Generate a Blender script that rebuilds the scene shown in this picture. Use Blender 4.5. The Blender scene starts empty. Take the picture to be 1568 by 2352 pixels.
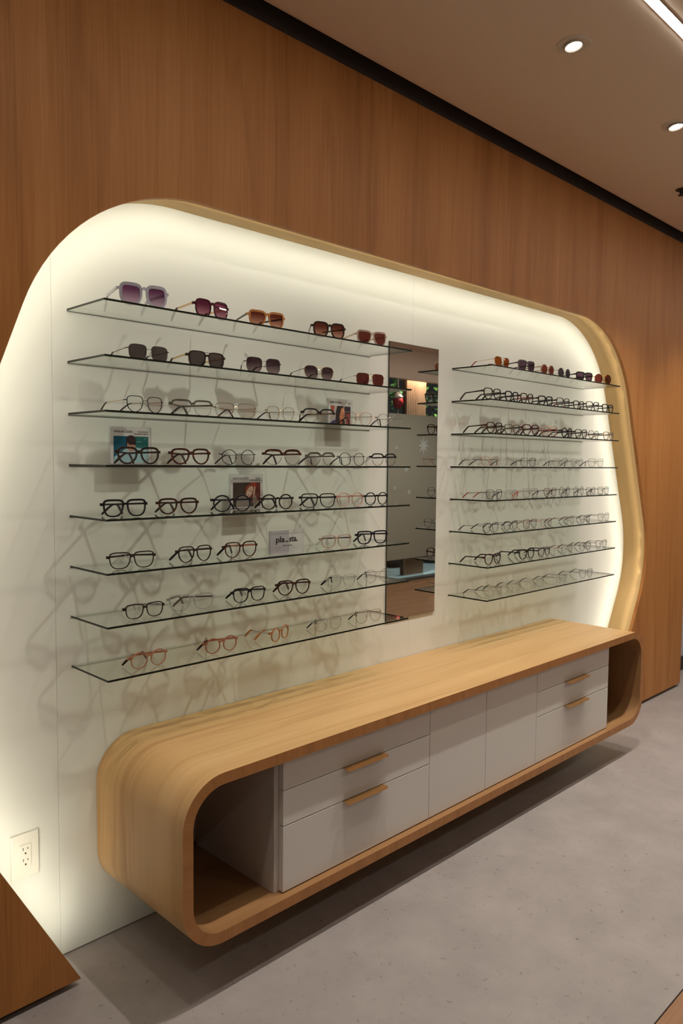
import bpy, bmesh, math, random
from mathutils import Vector, Matrix
from mathutils.geometry import tessellate_polygon

random.seed(7)
sc = bpy.context.scene
COL = sc.collection
IW, IH = 1568, 2352

# ------------------------------------------------------------------ camera
CAM = Vector((-1.0134, -2.1584, 1.4996))
YAW, PITCH, ROLL, FPX = 0.78217826, -0.0651216, 0.00950699, 1751.518
_f = Vector((math.sin(YAW) * math.cos(PITCH), math.cos(YAW) * math.cos(PITCH), math.sin(PITCH)))
_r = Vector((math.cos(YAW), -math.sin(YAW), 0)); _u = _r.cross(_f)
CR = math.cos(ROLL) * _r + math.sin(ROLL) * _u
CU = -math.sin(ROLL) * _r + math.cos(ROLL) * _u
CF = _f
cam = bpy.data.cameras.new('camera'); camo = bpy.data.objects.new('camera', cam); COL.objects.link(camo)
M = Matrix((CR, CU, -CF)).transposed().to_4x4(); M.translation = CAM
camo.matrix_world = M
cam.sensor_fit = 'HORIZONTAL'; cam.sensor_width = 36.0; cam.lens = FPX / IW * 36.0
cam.clip_start = 0.02; cam.clip_end = 60
cam.dof.use_dof = True; cam.dof.focus_distance = 2.75; cam.dof.aperture_fstop = 7.0
sc.camera = camo

# ------------------------------------------------------------------ world, exposure
w = bpy.data.worlds.new('world'); sc.world = w; w.use_nodes = True
w.node_tree.nodes['Background'].inputs[0].default_value = (0.62, 0.66, 0.75, 1)
w.node_tree.nodes['Background'].inputs[1].default_value = 0.02
sc.view_settings.view_transform = 'Standard'; sc.view_settings.look = 'None'
sc.view_settings.exposure = 0.45; sc.view_settings.gamma = 1.0
sc.view_settings.use_curve_mapping = False
sc.cycles.transparent_max_bounces = 40
sc.cycles.max_bounces = 10
sc.cycles.caustics_reflective = False
sc.cycles.sample_clamp_indirect = 4.0

LED_WATTS = 4.1          # whole tape
SPOT_POWER = 58.0
STRIP_STRENGTH = 27.0
LED_COL = (1.0, 0.95, 0.79)
SPOT_COL = (1.0, 0.92, 0.82)

# ------------------------------------------------------------------ pixel helpers (photo frame 1568x2352)
def pray(x, y): return CF + CR * ((x - IW / 2) / FPX) - CU * ((y - IH / 2) / FPX)
def phit(x, y, ax, v):
    d = pray(x, y); t = (v - CAM[ax]) / d[ax]; return CAM + d * t
def pproj(P):
    d = Vector(P) - CAM; z = d.dot(CF)
    return IW / 2 + FPX * d.dot(CR) / z, IH / 2 - FPX * d.dot(CU) / z

# ------------------------------------------------------------------ materials
MATS = {}
def newmat(name):
    m = bpy.data.materials.new(name); m.use_nodes = True
    nt = m.node_tree
    for n in list(nt.nodes): nt.nodes.remove(n)
    out = nt.nodes.new('ShaderNodeOutputMaterial'); MATS[name] = m
    return m, nt, out
def N(nt, typ, **kw):
    n = nt.nodes.new(typ)
    for k_, v in kw.items():
        if k_.startswith('i_'): n.inputs[k_[2:].replace('_', ' ')].default_value = v
        else: setattr(n, k_, v)
    return n
def c4(c): return (c[0], c[1], c[2], 1)
def plain(name, col, rough=.5, metal=0., bump=0., bscale=200, vary=0., spec=.5):
    m, nt, out = newmat(name)
    b = N(nt, 'ShaderNodeBsdfPrincipled'); b.inputs['Base Color'].default_value = c4(col)
    b.inputs['Roughness'].default_value = rough; b.inputs['Metallic'].default_value = metal
    b.inputs['Specular IOR Level'].default_value = spec
    if bump or vary:
        tc = N(nt, 'ShaderNodeTexCoord'); nz = N(nt, 'ShaderNodeTexNoise'); nz.inputs['Scale'].default_value = bscale
        nz.inputs['Detail'].default_value = 4
        nt.links.new(tc.outputs['Object'], nz.inputs['Vector'])
        if bump:
            bp = N(nt, 'ShaderNodeBump'); bp.inputs['Strength'].default_value = bump; bp.inputs['Distance'].default_value = .002
            nt.links.new(nz.outputs['Fac'], bp.inputs['Height']); nt.links.new(bp.outputs[0], b.inputs['Normal'])
        if vary:
            mx = N(nt, 'ShaderNodeMix', data_type='RGBA'); mx.inputs[6].default_value = c4([c * (1 - vary) for c in col]); mx.inputs[7].default_value = c4([min(1, c * (1 + vary)) for c in col])
            nt.links.new(nz.outputs['Fac'], mx.inputs[0]); nt.links.new(mx.outputs[2], b.inputs['Base Color'])
    nt.links.new(b.outputs[0], out.inputs[0]); return m
def emit(name, col, s):
    m, nt, out = newmat(name); e = N(nt, 'ShaderNodeEmission'); e.inputs[0].default_value = c4(col); e.inputs[1].default_value = s
    nt.links.new(e.outputs[0], out.inputs[0]); return m
def emit_front(name, col, s):
    # a light-emitting film on an opaque backing: the back of the strip does not shine
    m, nt, out = newmat(name); e = N(nt, 'ShaderNodeEmission'); e.inputs[0].default_value = c4(col); e.inputs[1].default_value = s
    g = N(nt, 'ShaderNodeNewGeometry'); d = N(nt, 'ShaderNodeBsdfDiffuse'); d.inputs[0].default_value = (.1, .1, .1, 1)
    mx = N(nt, 'ShaderNodeMixShader'); nt.links.new(g.outputs['Backfacing'], mx.inputs[0])
    nt.links.new(e.outputs[0], mx.inputs[1]); nt.links.new(d.outputs[0], mx.inputs[2]); nt.links.new(mx.outputs[0], out.inputs[0]); return m
def glassy(name, col, ior=1.45, rough=.01, body=None, bodyfac=0., grad=None):
    """thin clear sheet: tinted transmission, Fresnel gloss, optionally some body colour or a two-tone vertical tint"""
    m, nt, out = newmat(name)
    if name[:2] == 'l_':       # light crosses both faces of a lens: half the tint on each
        col = [c ** .5 for c in col]; grad = grad and [c ** .5 for c in grad]
    t = N(nt, 'ShaderNodeBsdfTransparent'); t.inputs[0].default_value = c4(col)
    src = t.outputs[0]
    if grad:
        tc = N(nt, 'ShaderNodeTexCoord'); sp = N(nt, 'ShaderNodeSeparateXYZ'); nt.links.new(tc.outputs['Generated'], sp.inputs[0])
        cr = N(nt, 'ShaderNodeValToRGB'); cr.color_ramp.elements[0].color = c4(grad); cr.color_ramp.elements[0].position = .0
        cr.color_ramp.elements[1].color = c4(col); cr.color_ramp.elements[1].position = .75
        nt.links.new(sp.outputs['Z'], cr.inputs[0]); nt.links.new(cr.outputs[0], t.inputs[0])
    if body:
        d = N(nt, 'ShaderNodeBsdfPrincipled'); d.inputs['Base Color'].default_value = c4(body); d.inputs['Roughness'].default_value = .15
        mb = N(nt, 'ShaderNodeMixShader'); mb.inputs[0].default_value = bodyfac
        nt.links.new(src, mb.inputs[1]); nt.links.new(d.outputs[0], mb.inputs[2]); src = mb.outputs[0]
    g = N(nt, 'ShaderNodeBsdfGlossy'); g.inputs['Roughness'].default_value = rough; g.inputs[0].default_value = (1, 1, 1, 1)
    f0 = ((ior - 1) / (ior + 1)) ** 2      # Schlick reflectance, the same from either side of the thin sheet
    lw = N(nt, 'ShaderNodeLayerWeight'); lw.inputs[0].default_value = .5
    pw = N(nt, 'ShaderNodeMath', operation='POWER'); pw.inputs[1].default_value = 5; nt.links.new(lw.outputs['Facing'], pw.inputs[0])
    fr = N(nt, 'ShaderNodeMath', operation='MULTIPLY_ADD'); fr.inputs[1].default_value = 1 - f0; fr.inputs[2].default_value = f0; nt.links.new(pw.outputs[0], fr.inputs[0])
    mx = N(nt, 'ShaderNodeMixShader'); nt.links.new(fr.outputs[0], mx.inputs[0]); nt.links.new(src, mx.inputs[1]); nt.links.new(g.outputs[0], mx.inputs[2])
    nt.links.new(mx.outputs[0], out.inputs[0]); return m
def tortoise(name, a, b):
    m, nt, out = newmat(name)
    tc = N(nt, 'ShaderNodeTexCoord'); nz = N(nt, 'ShaderNodeTexNoise'); nz.inputs['Scale'].default_value = 90; nz.inputs['Detail'].default_value = 2
    cr = N(nt, 'ShaderNodeValToRGB'); cr.color_ramp.elements[0].color = c4(a); cr.color_ramp.elements[0].position = .42
    cr.color_ramp.elements[1].color = c4(b); cr.color_ramp.elements[1].position = .62
    p = N(nt, 'ShaderNodeBsdfPrincipled'); p.inputs['Roughness'].default_value = .18
    nt.links.new(tc.outputs['Object'], nz.inputs['Vector']); nt.links.new(nz.outputs['Fac'], cr.inputs[0]); nt.links.new(cr.outputs[0], p.inputs['Base Color'])
    nt.links.new(p.outputs[0], out.inputs[0]); return m
def wood(name, dark, mid, light, vec='Object', scale=(1, 1, 1), rough=.42, fine=1.0, wide=1.0, figure=.5, rot=(0, 0, 0)):
    """grain runs along the local Z of the scaled coordinates"""
    m, nt, out = newmat(name); L = nt.links.new
    tc = N(nt, 'ShaderNodeTexCoord'); mp = N(nt, 'ShaderNodeMapping'); mp.inputs['Scale'].default_value = scale; mp.inputs['Rotation'].default_value = rot
    L(tc.outputs[vec], mp.inputs[0])
    # wide veneer leaves
    m1 = N(nt, 'ShaderNodeMapping'); m1.inputs['Scale'].default_value = (5.5 * wide, 5.5 * wide, .22); L(mp.outputs[0], m1.inputs[0])
    n1 = N(nt, 'ShaderNodeTexNoise'); n1.inputs['Scale'].default_value = 1; n1.inputs['Detail'].default_value = 3; L(m1.outputs[0], n1.inputs[0])
    # fine fibres
    m2 = N(nt, 'ShaderNodeMapping'); m2.inputs['Scale'].default_value = (130 * fine, 130 * fine, 2.2); L(mp.outputs[0], m2.inputs[0])
    n2 = N(nt, 'ShaderNodeTexNoise'); n2.inputs['Scale'].default_value = 1; n2.inputs['Detail'].default_value = 5; n2.inputs['Roughness'].default_value = .7; L(m2.outputs[0], n2.inputs[0])
    # cathedral figure: wave rings stretched along the grain
    m3 = N(nt, 'ShaderNodeMapping'); m3.inputs['Scale'].default_value = (7 * wide, 7 * wide, .55); L(mp.outputs[0], m3.inputs[0])
    n3 = N(nt, 'ShaderNodeTexNoise'); n3.inputs['Scale'].default_value = 1; n3.inputs['Detail'].default_value = 1.5; n3.inputs['Distortion'].default_value = .4; L(m3.outputs[0], n3.inputs[0])
    ma = N(nt, 'ShaderNodeMath', operation='MULTIPLY'); ma.inputs[1].default_value = 26; L(n3.outputs['Fac'], ma.inputs[0])
    ms = N(nt, 'ShaderNodeMath', operation='SINE'); L(ma.outputs[0], ms.inputs[0])
    mh = N(nt, 'ShaderNodeMapRange'); mh.inputs[1].default_value = .55; mh.inputs[2].default_value = 1.0; mh.inputs[3].default_value = 0; mh.inputs[4].default_value = figure
    L(ms.outputs[0], mh.inputs[0])
    cr = N(nt, 'ShaderNodeValToRGB'); e = cr.color_ramp.elements
    e[0].position = .30; e[0].color = c4(dark); e[1].position = .72; e[1].color = c4(light)
    k_ = cr.color_ramp.elements.new(.5); k_.color = c4(mid)
    a1 = N(nt, 'ShaderNodeMath', operation='MULTIPLY'); a1.inputs[1].default_value = .55; L(n1.outputs['Fac'], a1.inputs[0])
    a2 = N(nt, 'ShaderNodeMath', operation='MULTIPLY_ADD'); a2.inputs[1].default_value = .45; L(n2.outputs['Fac'], a2.inputs[0]); L(a1.outputs[0], a2.inputs[2])
    a3 = N(nt, 'ShaderNodeMath', operation='MULTIPLY_ADD'); a3.inputs[1].default_value = -.13; L(mh.outputs[0], a3.inputs[0]); L(a2.outputs[0], a3.inputs[2])
    L(a3.outputs[0], cr.inputs[0])
    p = N(nt, 'ShaderNodeBsdfPrincipled'); p.inputs['Roughness'].default_value = rough; p.inputs['Specular IOR Level'].default_value = .35
    L(cr.outputs[0], p.inputs['Base Color'])
    bp = N(nt, 'ShaderNodeBump'); bp.inputs['Strength'].default_value = .06; bp.inputs['Distance'].default_value = .001
    L(n2.outputs['Fac'], bp.inputs['Height']); L(bp.outputs[0], p.inputs['Normal'])
    L(p.outputs[0], out.inputs[0]); return m
def floor_mat(name, col):
    m, nt, out = newmat(name); L = nt.links.new
    tc = N(nt, 'ShaderNodeTexCoord')
    n1 = N(nt, 'ShaderNodeTexNoise'); n1.inputs['Scale'].default_value = 5; n1.inputs['Detail'].default_value = 6; n1.inputs['Roughness'].default_value = .65
    n2 = N(nt, 'ShaderNodeTexNoise'); n2.inputs['Scale'].default_value = 55; n2.inputs['Detail'].default_value = 4; n2.inputs['Distortion'].default_value = .6
    for n in (n1, n2): L(tc.outputs['Object'], n.inputs['Vector'])
    r1 = N(nt, 'ShaderNodeValToRGB'); r1.color_ramp.elements[0].position = .3; r1.color_ramp.elements[1].position = .7
    r1.color_ramp.elements[0].color = c4([c * .86 for c in col]); r1.color_ramp.elements[1].color = c4([c * 1.1 for c in col])
    L(n1.outputs['Fac'], r1.inputs[0])
    r2 = N(nt, 'ShaderNodeValToRGB'); r2.color_ramp.elements[0].position = .27; r2.color_ramp.elements[0].color = (.62, .6, .58, 1)
    r2.color_ramp.elements[1].position = .36; r2.color_ramp.elements[1].color = (1, 1, 1, 1); L(n2.outputs['Fac'], r2.inputs[0])
    mx = N(nt, 'ShaderNodeMix', data_type='RGBA', blend_type='MULTIPLY'); mx.inputs[0].default_value = 1
    L(r1.outputs[0], mx.inputs[6]); L(r2.outputs[0], mx.inputs[7])
    p = N(nt, 'ShaderNodeBsdfPrincipled'); p.inputs['Roughness'].default_value = .5; L(mx.outputs[2], p.inputs['Base Color'])
    bp = N(nt, 'ShaderNodeBump'); bp.inputs['Strength'].default_value = .08; bp.inputs['Distance'].default_value = .002; L(n2.outputs['Fac'], bp.inputs['Height']); L(bp.outputs[0], p.inputs['Normal'])
    L(p.outputs[0], out.inputs[0]); return m

wood('wall_veneer', (.29, .105, .021), (.445, .183, .047), (.55, .258, .085), rough=.55)
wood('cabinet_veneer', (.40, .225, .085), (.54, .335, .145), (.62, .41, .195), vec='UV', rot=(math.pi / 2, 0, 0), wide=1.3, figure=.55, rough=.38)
wood('cabinet_inside_shaded', (.22, .105, .038), (.31, .16, .065), (.37, .205, .09), vec='UV', rot=(math.pi / 2, 0, 0), wide=1.3, figure=.4, rough=.42)  # redder veneer, darkened so its colour carries the shade inside the compartments
wood('cabinet_edge', (.30, .125, .035), (.43, .19, .06), (.52, .25, .09), vec='UV', rot=(math.pi / 2, 0, 0), wide=4, fine=1.2, figure=.15)
wood('plank_veneer', (.22, .11, .055), (.33, .18, .095), (.42, .25, .14), vec='Object', rot=(0, math.pi / 2, 0), wide=1.5)
plain('return_laminate', (.62, .405, .175), .55, vary=.05, bscale=3)
plain('white_panel', (.77, .78, .715), .55, bump=.02)
plain('seam_grey', (.40, .38, .34), .9)  # grey backing that shows in the sheet joints
plain('grey_wall', (.42, .46, .52), .7)
plain('black_base', (.012, .012, .013), .5)
plain('ceiling_paint', (.80, .655, .535), .9, bump=.03, bscale=300)
plain('reveal_dark', (.045, .036, .032), .8)
floor_mat('vinyl', (.315, .282, .268))
plain('white_lacquer', (.72, .70, .655), .35)
plain('white_inner', (.60, .55, .50), .5)
plain('brass', (.62, .34, .12), .3, metal=.85)
plain('outlet_white', (.80, .78, .68), .3)
plain('slot_dark', (.03, .025, .02), .6)
plain('fixture_white', (.62, .55, .47), .5)
plain('mirror_silver', (.80, .80, .78), .0, metal=1.0)
plain('mirror_edge', (.03, .035, .03), .3)
plain('shade_line_grey', (.13, .14, .12), .6)
plain('glass_edge', (.012, .014, .009), .2, spec=.25)
glassy('shelf_glass', (.955, .975, .96), 1.42)
glassy('lens_clear', (.985, .985, .98), 1.4); glassy('lens_edge', (.6, .62, .6), 1.4, body=(.22, .22, .21), bodyfac=.5)
glassy('acrylic', (.93, .93, .93), 1.42, body=(.7, .7, .72), bodyfac=.25)
emit_front('led', LED_COL, 2.0)
emit('lamp_glow', (1, .93, .82), 14)
emit('strip_glow', (1, .95, .86), STRIP_STRENGTH)

# ------------------------------------------------------------------ mesh helpers
class MB:
    def __init__(s): s.v = []; s.f = []; s.m = []; s.uv = {}
    def quad(s, pts, mi=0, uv=None):
        b = len(s.v); s.v += [tuple(p) for p in pts]; s.f.append(tuple(range(b, b + len(pts)))); s.m.append(mi)
        if uv: s.uv[len(s.f) - 1] = uv
    def box(s, a, b, mi=0, mis=None):
        x0, y0, z0 = a; x1, y1, z1 = b; o = len(s.v)
        s.v += [(x0, y0, z0), (x1, y0, z0), (x1, y1, z0), (x0, y1, z0), (x0, y0, z1), (x1, y0, z1), (x1, y1, z1), (x0, y1, z1)]
        F = [(0, 3, 2, 1), (4, 5, 6, 7), (0, 1, 5, 4), (1, 2, 6, 5), (2, 3, 7, 6), (3, 0, 4, 7)]  # bottom top front right back left
        for i, f in enumerate(F): s.f.append(tuple(o + j for j in f)); s.m.append(mis[i] if mis else mi)
    def sweep(s, rings, closed=False, mi=0, caps=True):
        o = len(s.v); n = len(rings[0]); R = len(rings)
        for r in rings: s.v += [tuple(p) for p in r]
        for i in range(R if closed else R - 1):
            a = o + i * n; b = o + ((i + 1) % R) * n
            for j in range(n):
                s.f.append((a + j, a + (j + 1) % n, b + (j + 1) % n, b + j)); s.m.append(mi)
        if caps and not closed:
            s.f.append(tuple(o + j for j in range(n))[::-1]); s.m.append(mi)
            s.f.append(tuple(o + (R - 1) * n + j for j in range(n))); s.m.append(mi)
    def lathe(s, prof, cx, cy, seg=32, mi=0):
        """prof: (r, z) list"""
        rings = [[(cx + r * math.cos(2 * math.pi * i / seg), cy + r * math.sin(2 * math.pi * i / seg), z) for i in range(seg)] for r, z in prof]
        s.sweep(rings, mi=mi)
    def mesh(s, name, mats, smooth=False):
        me = bpy.data.meshes.new(name); me.from_pydata(s.v, [], s.f)
        for m in mats: me.materials.append(MATS[m] if isinstance(m, str) else m)
        me.polygons.foreach_set('material_index', s.m)
        if s.uv:
            ul = me.uv_layers.new(name='UVMap')
            for fi, uvs in s.uv.items():
                for li, uv in zip(me.polygons[fi].loop_indices, uvs): ul.data[li].uv = uv
        bm = bmesh.new(); bm.from_mesh(me)
        if not s.uv: bmesh.ops.recalc_face_normals(bm, faces=bm.faces)
        bm.to_mesh(me); bm.free()
        if smooth:
            for p in me.polygons: p.use_smooth = True
        me.update(); return me
def link(name, me, parent=None, loc=None, rz=0):
    o = bpy.data.objects.new(name, me); COL.objects.link(o)
    if parent: o.parent = parent
    if loc is not None: o.location = loc
    if rz: o.rotation_euler = (0, 0, rz)
    return o
def tag(o, label=None, cat=None, group=None, kind=None):
    if label: o['label'] = label
    if cat: o['category'] = cat
    if group: o['group'] = group
    if kind: o['kind'] = kind
    return o
def empty(name, loc, label, cat, group=None, rz=0):
    o = bpy.data.objects.new(name, None); COL.objects.link(o); o.empty_display_size = .02
    o.location = loc; o.rotation_euler = (0, 0, rz); return tag(o, label, cat, group)
def boxobj(name, a, b, mat, parent=None, bevel=0., off=None):
    m = MB()
    if off is not None: a = [a[i] - off[i] for i in range(3)]; b = [b[i] - off[i] for i in range(3)]
    m.box(a, b); me = m.mesh(name, [mat])
    if bevel:
        bm = bmesh.new(); bm.from_mesh(me)
        bmesh.ops.bevel(bm, geom=list(bm.edges), offset=bevel, segments=2, affect='EDGES', profile=.5); bm.to_mesh(me); bm.free()
    return link(name, me, parent)
def polyfill(pts2, y0, y1, name, mat, parent=None):
    """flat sheet with outline pts2 in (x,z), between y0 (front) and y1 (back)"""
    tris = tessellate_polygon([[Vector((x, z, 0)) for x, z in pts2]])
    n = len(pts2); V = [(x, y0, z) for x, z in pts2] + [(x, y1, z) for x, z in pts2]; F_ = []
    for t in tris:
        a, b, c = t; A, B, C_ = pts2[a], pts2[b], pts2[c]
        if (B[0] - A[0]) * (C_[1] - A[1]) - (B[1] - A[1]) * (C_[0] - A[0]) < 0: a, c = c, a
        F_ += [(a, b, c), (c + n, b + n, a + n)]
    area = sum(pts2[i][0] * pts2[(i + 1) % n][1] - pts2[(i + 1) % n][0] * pts2[i][1] for i in range(n))
    for i in range(n):
        j = (i + 1) % n; F_.append((j, i, i + n, j + n) if area > 0 else (i, j, j + n, i + n))
    me = bpy.data.meshes.new(name); me.from_pydata(V, [], F_); me.update(); me.materials.append(MATS[mat])
    return link(name, me, parent)
def text_mesh(name, s, size, mat, ext=.0002, offset=0.0):
    cu = bpy.data.curves.new(name, 'FONT'); cu.body = s; cu.size = size; cu.extrude = ext; cu.offset = offset; cu.resolution_u = 3
    o = bpy.data.objects.new(name, cu); COL.objects.link(o)
    dg = bpy.context.evaluated_depsgraph_get(); me = bpy.data.meshes.new_from_object(o.evaluated_get(dg))
    bpy.data.objects.remove(o); bpy.data.curves.remove(cu)
    # stand upright: text plane XY -> XZ, facing -y
    for v in me.vertices: x, y, z = v.co; v.co = (x, -z, y)
    me.materials.clear(); me.materials.append(MATS[mat]); me.name = name
    return me

# ------------------------------------------------------------------ room structure
YP = -0.161          # front of the timber cladding
PT = 0.018           # its thickness
CX = 1.569           # axis of the alcove
CEIL = 2.93
XR = 4.24            # end of the cladding
XL0, XR0, YF = -3.0, 9.0, -4.2

# floor: vinyl strip along the wall, planks beyond y = -1.37
boxf = boxobj('floor', (XL0, -1.37, -.03), (XR0, .02, 0), 'vinyl'); tag(boxf, kind='structure')
pf = tag(boxobj('floor_plank', (XL0, YF - 2.6, -.035), (XR0, -1.372, -.012), 'reveal_dark'), kind='structure')
pm = MB(); pm.box((0, 0, 0), (1.496, .148, .012)); plank_me = pm.mesh('plank', ['plank_veneer'])
yy = -1.372 - .15; row = 0
while yy > YF - 0.02:
    x = XL0 + 0.02 + (row % 3) * .5
    while x < XR0 - 1.5:
        if x > -1.2: link('plank', plank_me, pf, (x, yy, -.012))
        x += 1.5
    yy -= .15; row += 1
# white wall of the alcove in sheets with fine joints
wb = tag(boxobj('wall_back', (XL0, .006, 0), (XR, .05, 3.0), 'seam_grey'), kind='structure')
for a, b in ((XL0, -.0468), (-.046, 1.554), (1.5548, 3.20), (3.2008, XR)):
    boxobj('panel', (a, 0, .004), (b, .0055, 2.99), 'white_panel', wb)
wg = tag(boxobj('wall_side', (XR + .002, .0, 0), (XR0, .05, 3.0), 'grey_wall'), kind='structure')
tag(boxobj('baseboard_side', (XR + .002, -.014, 0), (XR0, -.001, .10), 'black_base', bevel=.003), kind='structure')
tag(boxobj('wall_left', (XL0 - .05, YF, 0), (XL0, .05, 3.0), 'white_panel'), kind='structure')
tag(boxobj('wall_right', (XR0, YF, 0), (XR0 + .05, .05, 3.0), 'grey_wall'), kind='structure')

# ceiling edge rolled to shape a soft shade band; dark reveal along the cladding
prof = [(YF - .1, CEIL)]
ye, rr = -.186, .06
prof.append((ye - rr, CEIL))
for i in range(1, 9):
    a = math.radians(90 * i / 8); prof.append((ye - rr + rr * math.sin(a), CEIL + rr * (1 - math.cos(a))))
prof += [(ye, CEIL + .095), (YF - .1, CEIL + .095)]
cm = MB(); cm.sweep([[(X, y, z) for y, z in prof] for X in (XL0, XR0)])
ceil = tag(link('ceiling', cm.mesh('ceiling', ['ceiling_paint'])), kind='structure')
tag(boxobj('trim_1', (XL0, ye + .001, 3.015), (XR0, .05, 3.03), 'reveal_dark'), kind='structure')
tag(boxobj('trim_2', (XL0, YP + .006, 2.912), (XR, YP + .02, 3.014), 'reveal_dark'), kind='structure')

# alcove outline (x,z), right half then mirrored
def fillet(p0, p1, p2, t, n=14):
    a = (Vector(p0) - Vector(p1)).normalized(); b = (Vector(p2) - Vector(p1)).normalized()
    half = a.angle(b) / 2; R = t * math.tan(half); c = Vector(p1) + (a + b).normalized() * (R / math.sin(half))
    s = Vector(p1) + a * t; e = Vector(p1) + b * t; out = []
    v0 = s - c; ang = v0.angle(e - c); sg = 1 if v0.cross(e - c) > 0 else -1
    for i in range(n + 1):
        q = sg * ang * i / n; out.append((c.x + v0.x * math.cos(q) - v0.y * math.sin(q), c.y + v0.x * math.sin(q) + v0.y * math.cos(q)))
    return out
def half_outline():
    P0, P1, P2, P3 = (CX, 2.284), (3.187, 2.284), (3.696, .925), (3.187, 0.0)
    pts = [(CX + i * (2.6 - CX) / 6, 2.284) for i in range(6)]
    pts += fillet(P0, P1, P2, .41, 18)
    l = len(pts); pts += fillet(P1, P2, P3, .27, 14)
    pts.append(P3); return pts
half = half_outline()
outline = [(2 * CX - x, z) for x, z in half[::-1]][:-1] + half      # from left floor over the top to right floor
def offset(pts, d):
    out = []
    for i, p in enumerate(pts):
        a = Vector(pts[max(i - 1, 0)]); b = Vector(pts[min(i + 1, len(pts) - 1)]); t = (b - a).normalized()
        out.append((p[0] - t.y * d, p[1] + t.x * d))       # outward (left of travel, path runs clockwise seen from the front)
    return out
ZB = .020
def cut(pts, zb):
    pts = list(pts)
    for i, j in ((0, 1), (-1, -2)):
        a, b = pts[i], pts[j]; f = (zb - a[1]) / (b[1] - a[1]); pts[i] = (a[0] + (b[0] - a[0]) * f, zb)
    return pts
op = cut(outline, ZB)
clad = [(XL0 + .01, ZB), (XL0 + .01, 2.911), (XR, 2.911), (XR, ZB)] + op[::-1]
wc = tag(polyfill(clad, YP, YP + PT, 'wall_cladding', 'wall_veneer'), kind='structure')
# recessed plinth under the cladding
tag(boxobj('baseboard_left', (XL0 + .01, YP + .05, 0), (-.17, YP + .07, .03), 'black_base'), kind='structure')
tag(boxobj('baseboard_right', (3.36, YP + .05, 0), (XR - .02, YP + .07, .03), 'black_base'), kind='structure')
tag(boxobj('trim_3', (XR - .018, YP + PT + .001, 0), (XR, -.001, 2.911), 'return_laminate'), kind='structure')
# lining of the alcove, set back behind a narrow lip
LIP = .020
lin = cut(offset(outline, LIP), .014); lin2 = cut(offset(outline, LIP + .012), .014)
lm = MB(); lm.sweep([[(a[0], YP + PT, a[1]), (a[0], -.0005, a[1]), (b[0], -.0005, b[1]), (b[0], YP + PT, b[1])] for a, b in zip(lin, lin2)])
tag(link('trim_4', lm.mesh('trim_4', ['return_laminate'], smooth=False)), kind='structure')
for p in bpy.data.objects['trim_4'].data.polygons: p.use_smooth = True
# LED tape on the back of the lip, shining at the wall
led = empty('led_tape', (CX, YP + PT, 2.284), 'warm white light tape tucked behind the lip of the curved alcove opening', 'light strip')
def loc3(x, y, z): return (x - CX, y - YP - PT, z - 2.284)
lo1, lo2 = cut(offset(outline, .004), .03), cut(offset(outline, .014), .03)
lt = MB(); ya, yb = YP + PT + .0015, YP + PT + .0045
for i in range(len(lo1) - 1):
    q = [loc3(lo1[i][0], ya, lo1[i][1]), loc3(lo1[i + 1][0], ya, lo1[i + 1][1]), loc3(lo2[i + 1][0], yb, lo2[i + 1][1]), loc3(lo2[i][0], yb, lo2[i][1])]
    nrm = (Vector(q[1]) - Vector(q[0])).cross(Vector(q[2]) - Vector(q[0]))
    lt.quad(q if nrm.y > 0 else q[::-1])
me = bpy.data.meshes.new('tape'); me.from_pydata(lt.v, [], lt.f); me.materials.append(MATS['led']); link('tape', me, led)
c1, c2 = cut(offset(outline, .0165), .03), cut(offset(outline, .0178), .03)  # hidden fin added to shield the lining from grazing tape light
lm = MB(); lm.sweep([[loc3(a[0], YP + PT + .0008, a[1]), loc3(a[0], YP + PT + .006, a[1]), loc3(b[0], YP + PT + .006, b[1]), loc3(b[0], YP + PT + .0008, b[1])] for a, b in zip(c1, c2)])
link('channel', lm.mesh('channel', ['return_laminate'], True), led)

# the light of the tape: one narrow-beam diode run every few centimetres, aimed at the wall and a little inwards
mid = cut(offset(outline, .009), .05); run = []; STEP = .11
acc = 0.0; tot = sum((Vector(mid[i + 1]) - Vector(mid[i])).length for i in range(len(mid) - 1)); nled = int(tot / STEP); stp = tot / nled
ld = bpy.data.lights.new('diode_run', 'AREA'); ld.shape = 'RECTANGLE'; ld.size = stp; ld.size_y = .008; ld.color = LED_COL; ld.energy = LED_WATTS / nled; ld.spread = math.radians(126)
def along(d):
    for i in range(len(mid) - 1):
        a, b = Vector(mid[i]), Vector(mid[i + 1]); l = (b - a).length
        if d <= l: return a + (b - a) * (d / l), (b - a) / l
        d -= l
    return Vector(mid[-1]), (Vector(mid[-1]) - Vector(mid[-2])).normalized()
for i in range(nled):
    p, t = along((i + .5) * stp)
    tx = Vector((t.x, 0, t.y)); inw = Vector((t.y, 0, -t.x)); aim = (Vector((0, 1, 0)) * math.cos(.66) + inw * math.sin(.66)).normalized()
    z_ = -aim; y_ = z_.cross(tx); m4 = Matrix((tx, y_, z_)).transposed().to_4x4(); m4.translation = Vector((p.x, YP + PT + .005, p.y))
    o = bpy.data.objects.new('diode_run', ld); COL.objects.link(o); o.parent = led; o.matrix_parent_inverse = Matrix.Translation(-Vector(led.location)); o.matrix_basis = m4

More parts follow.
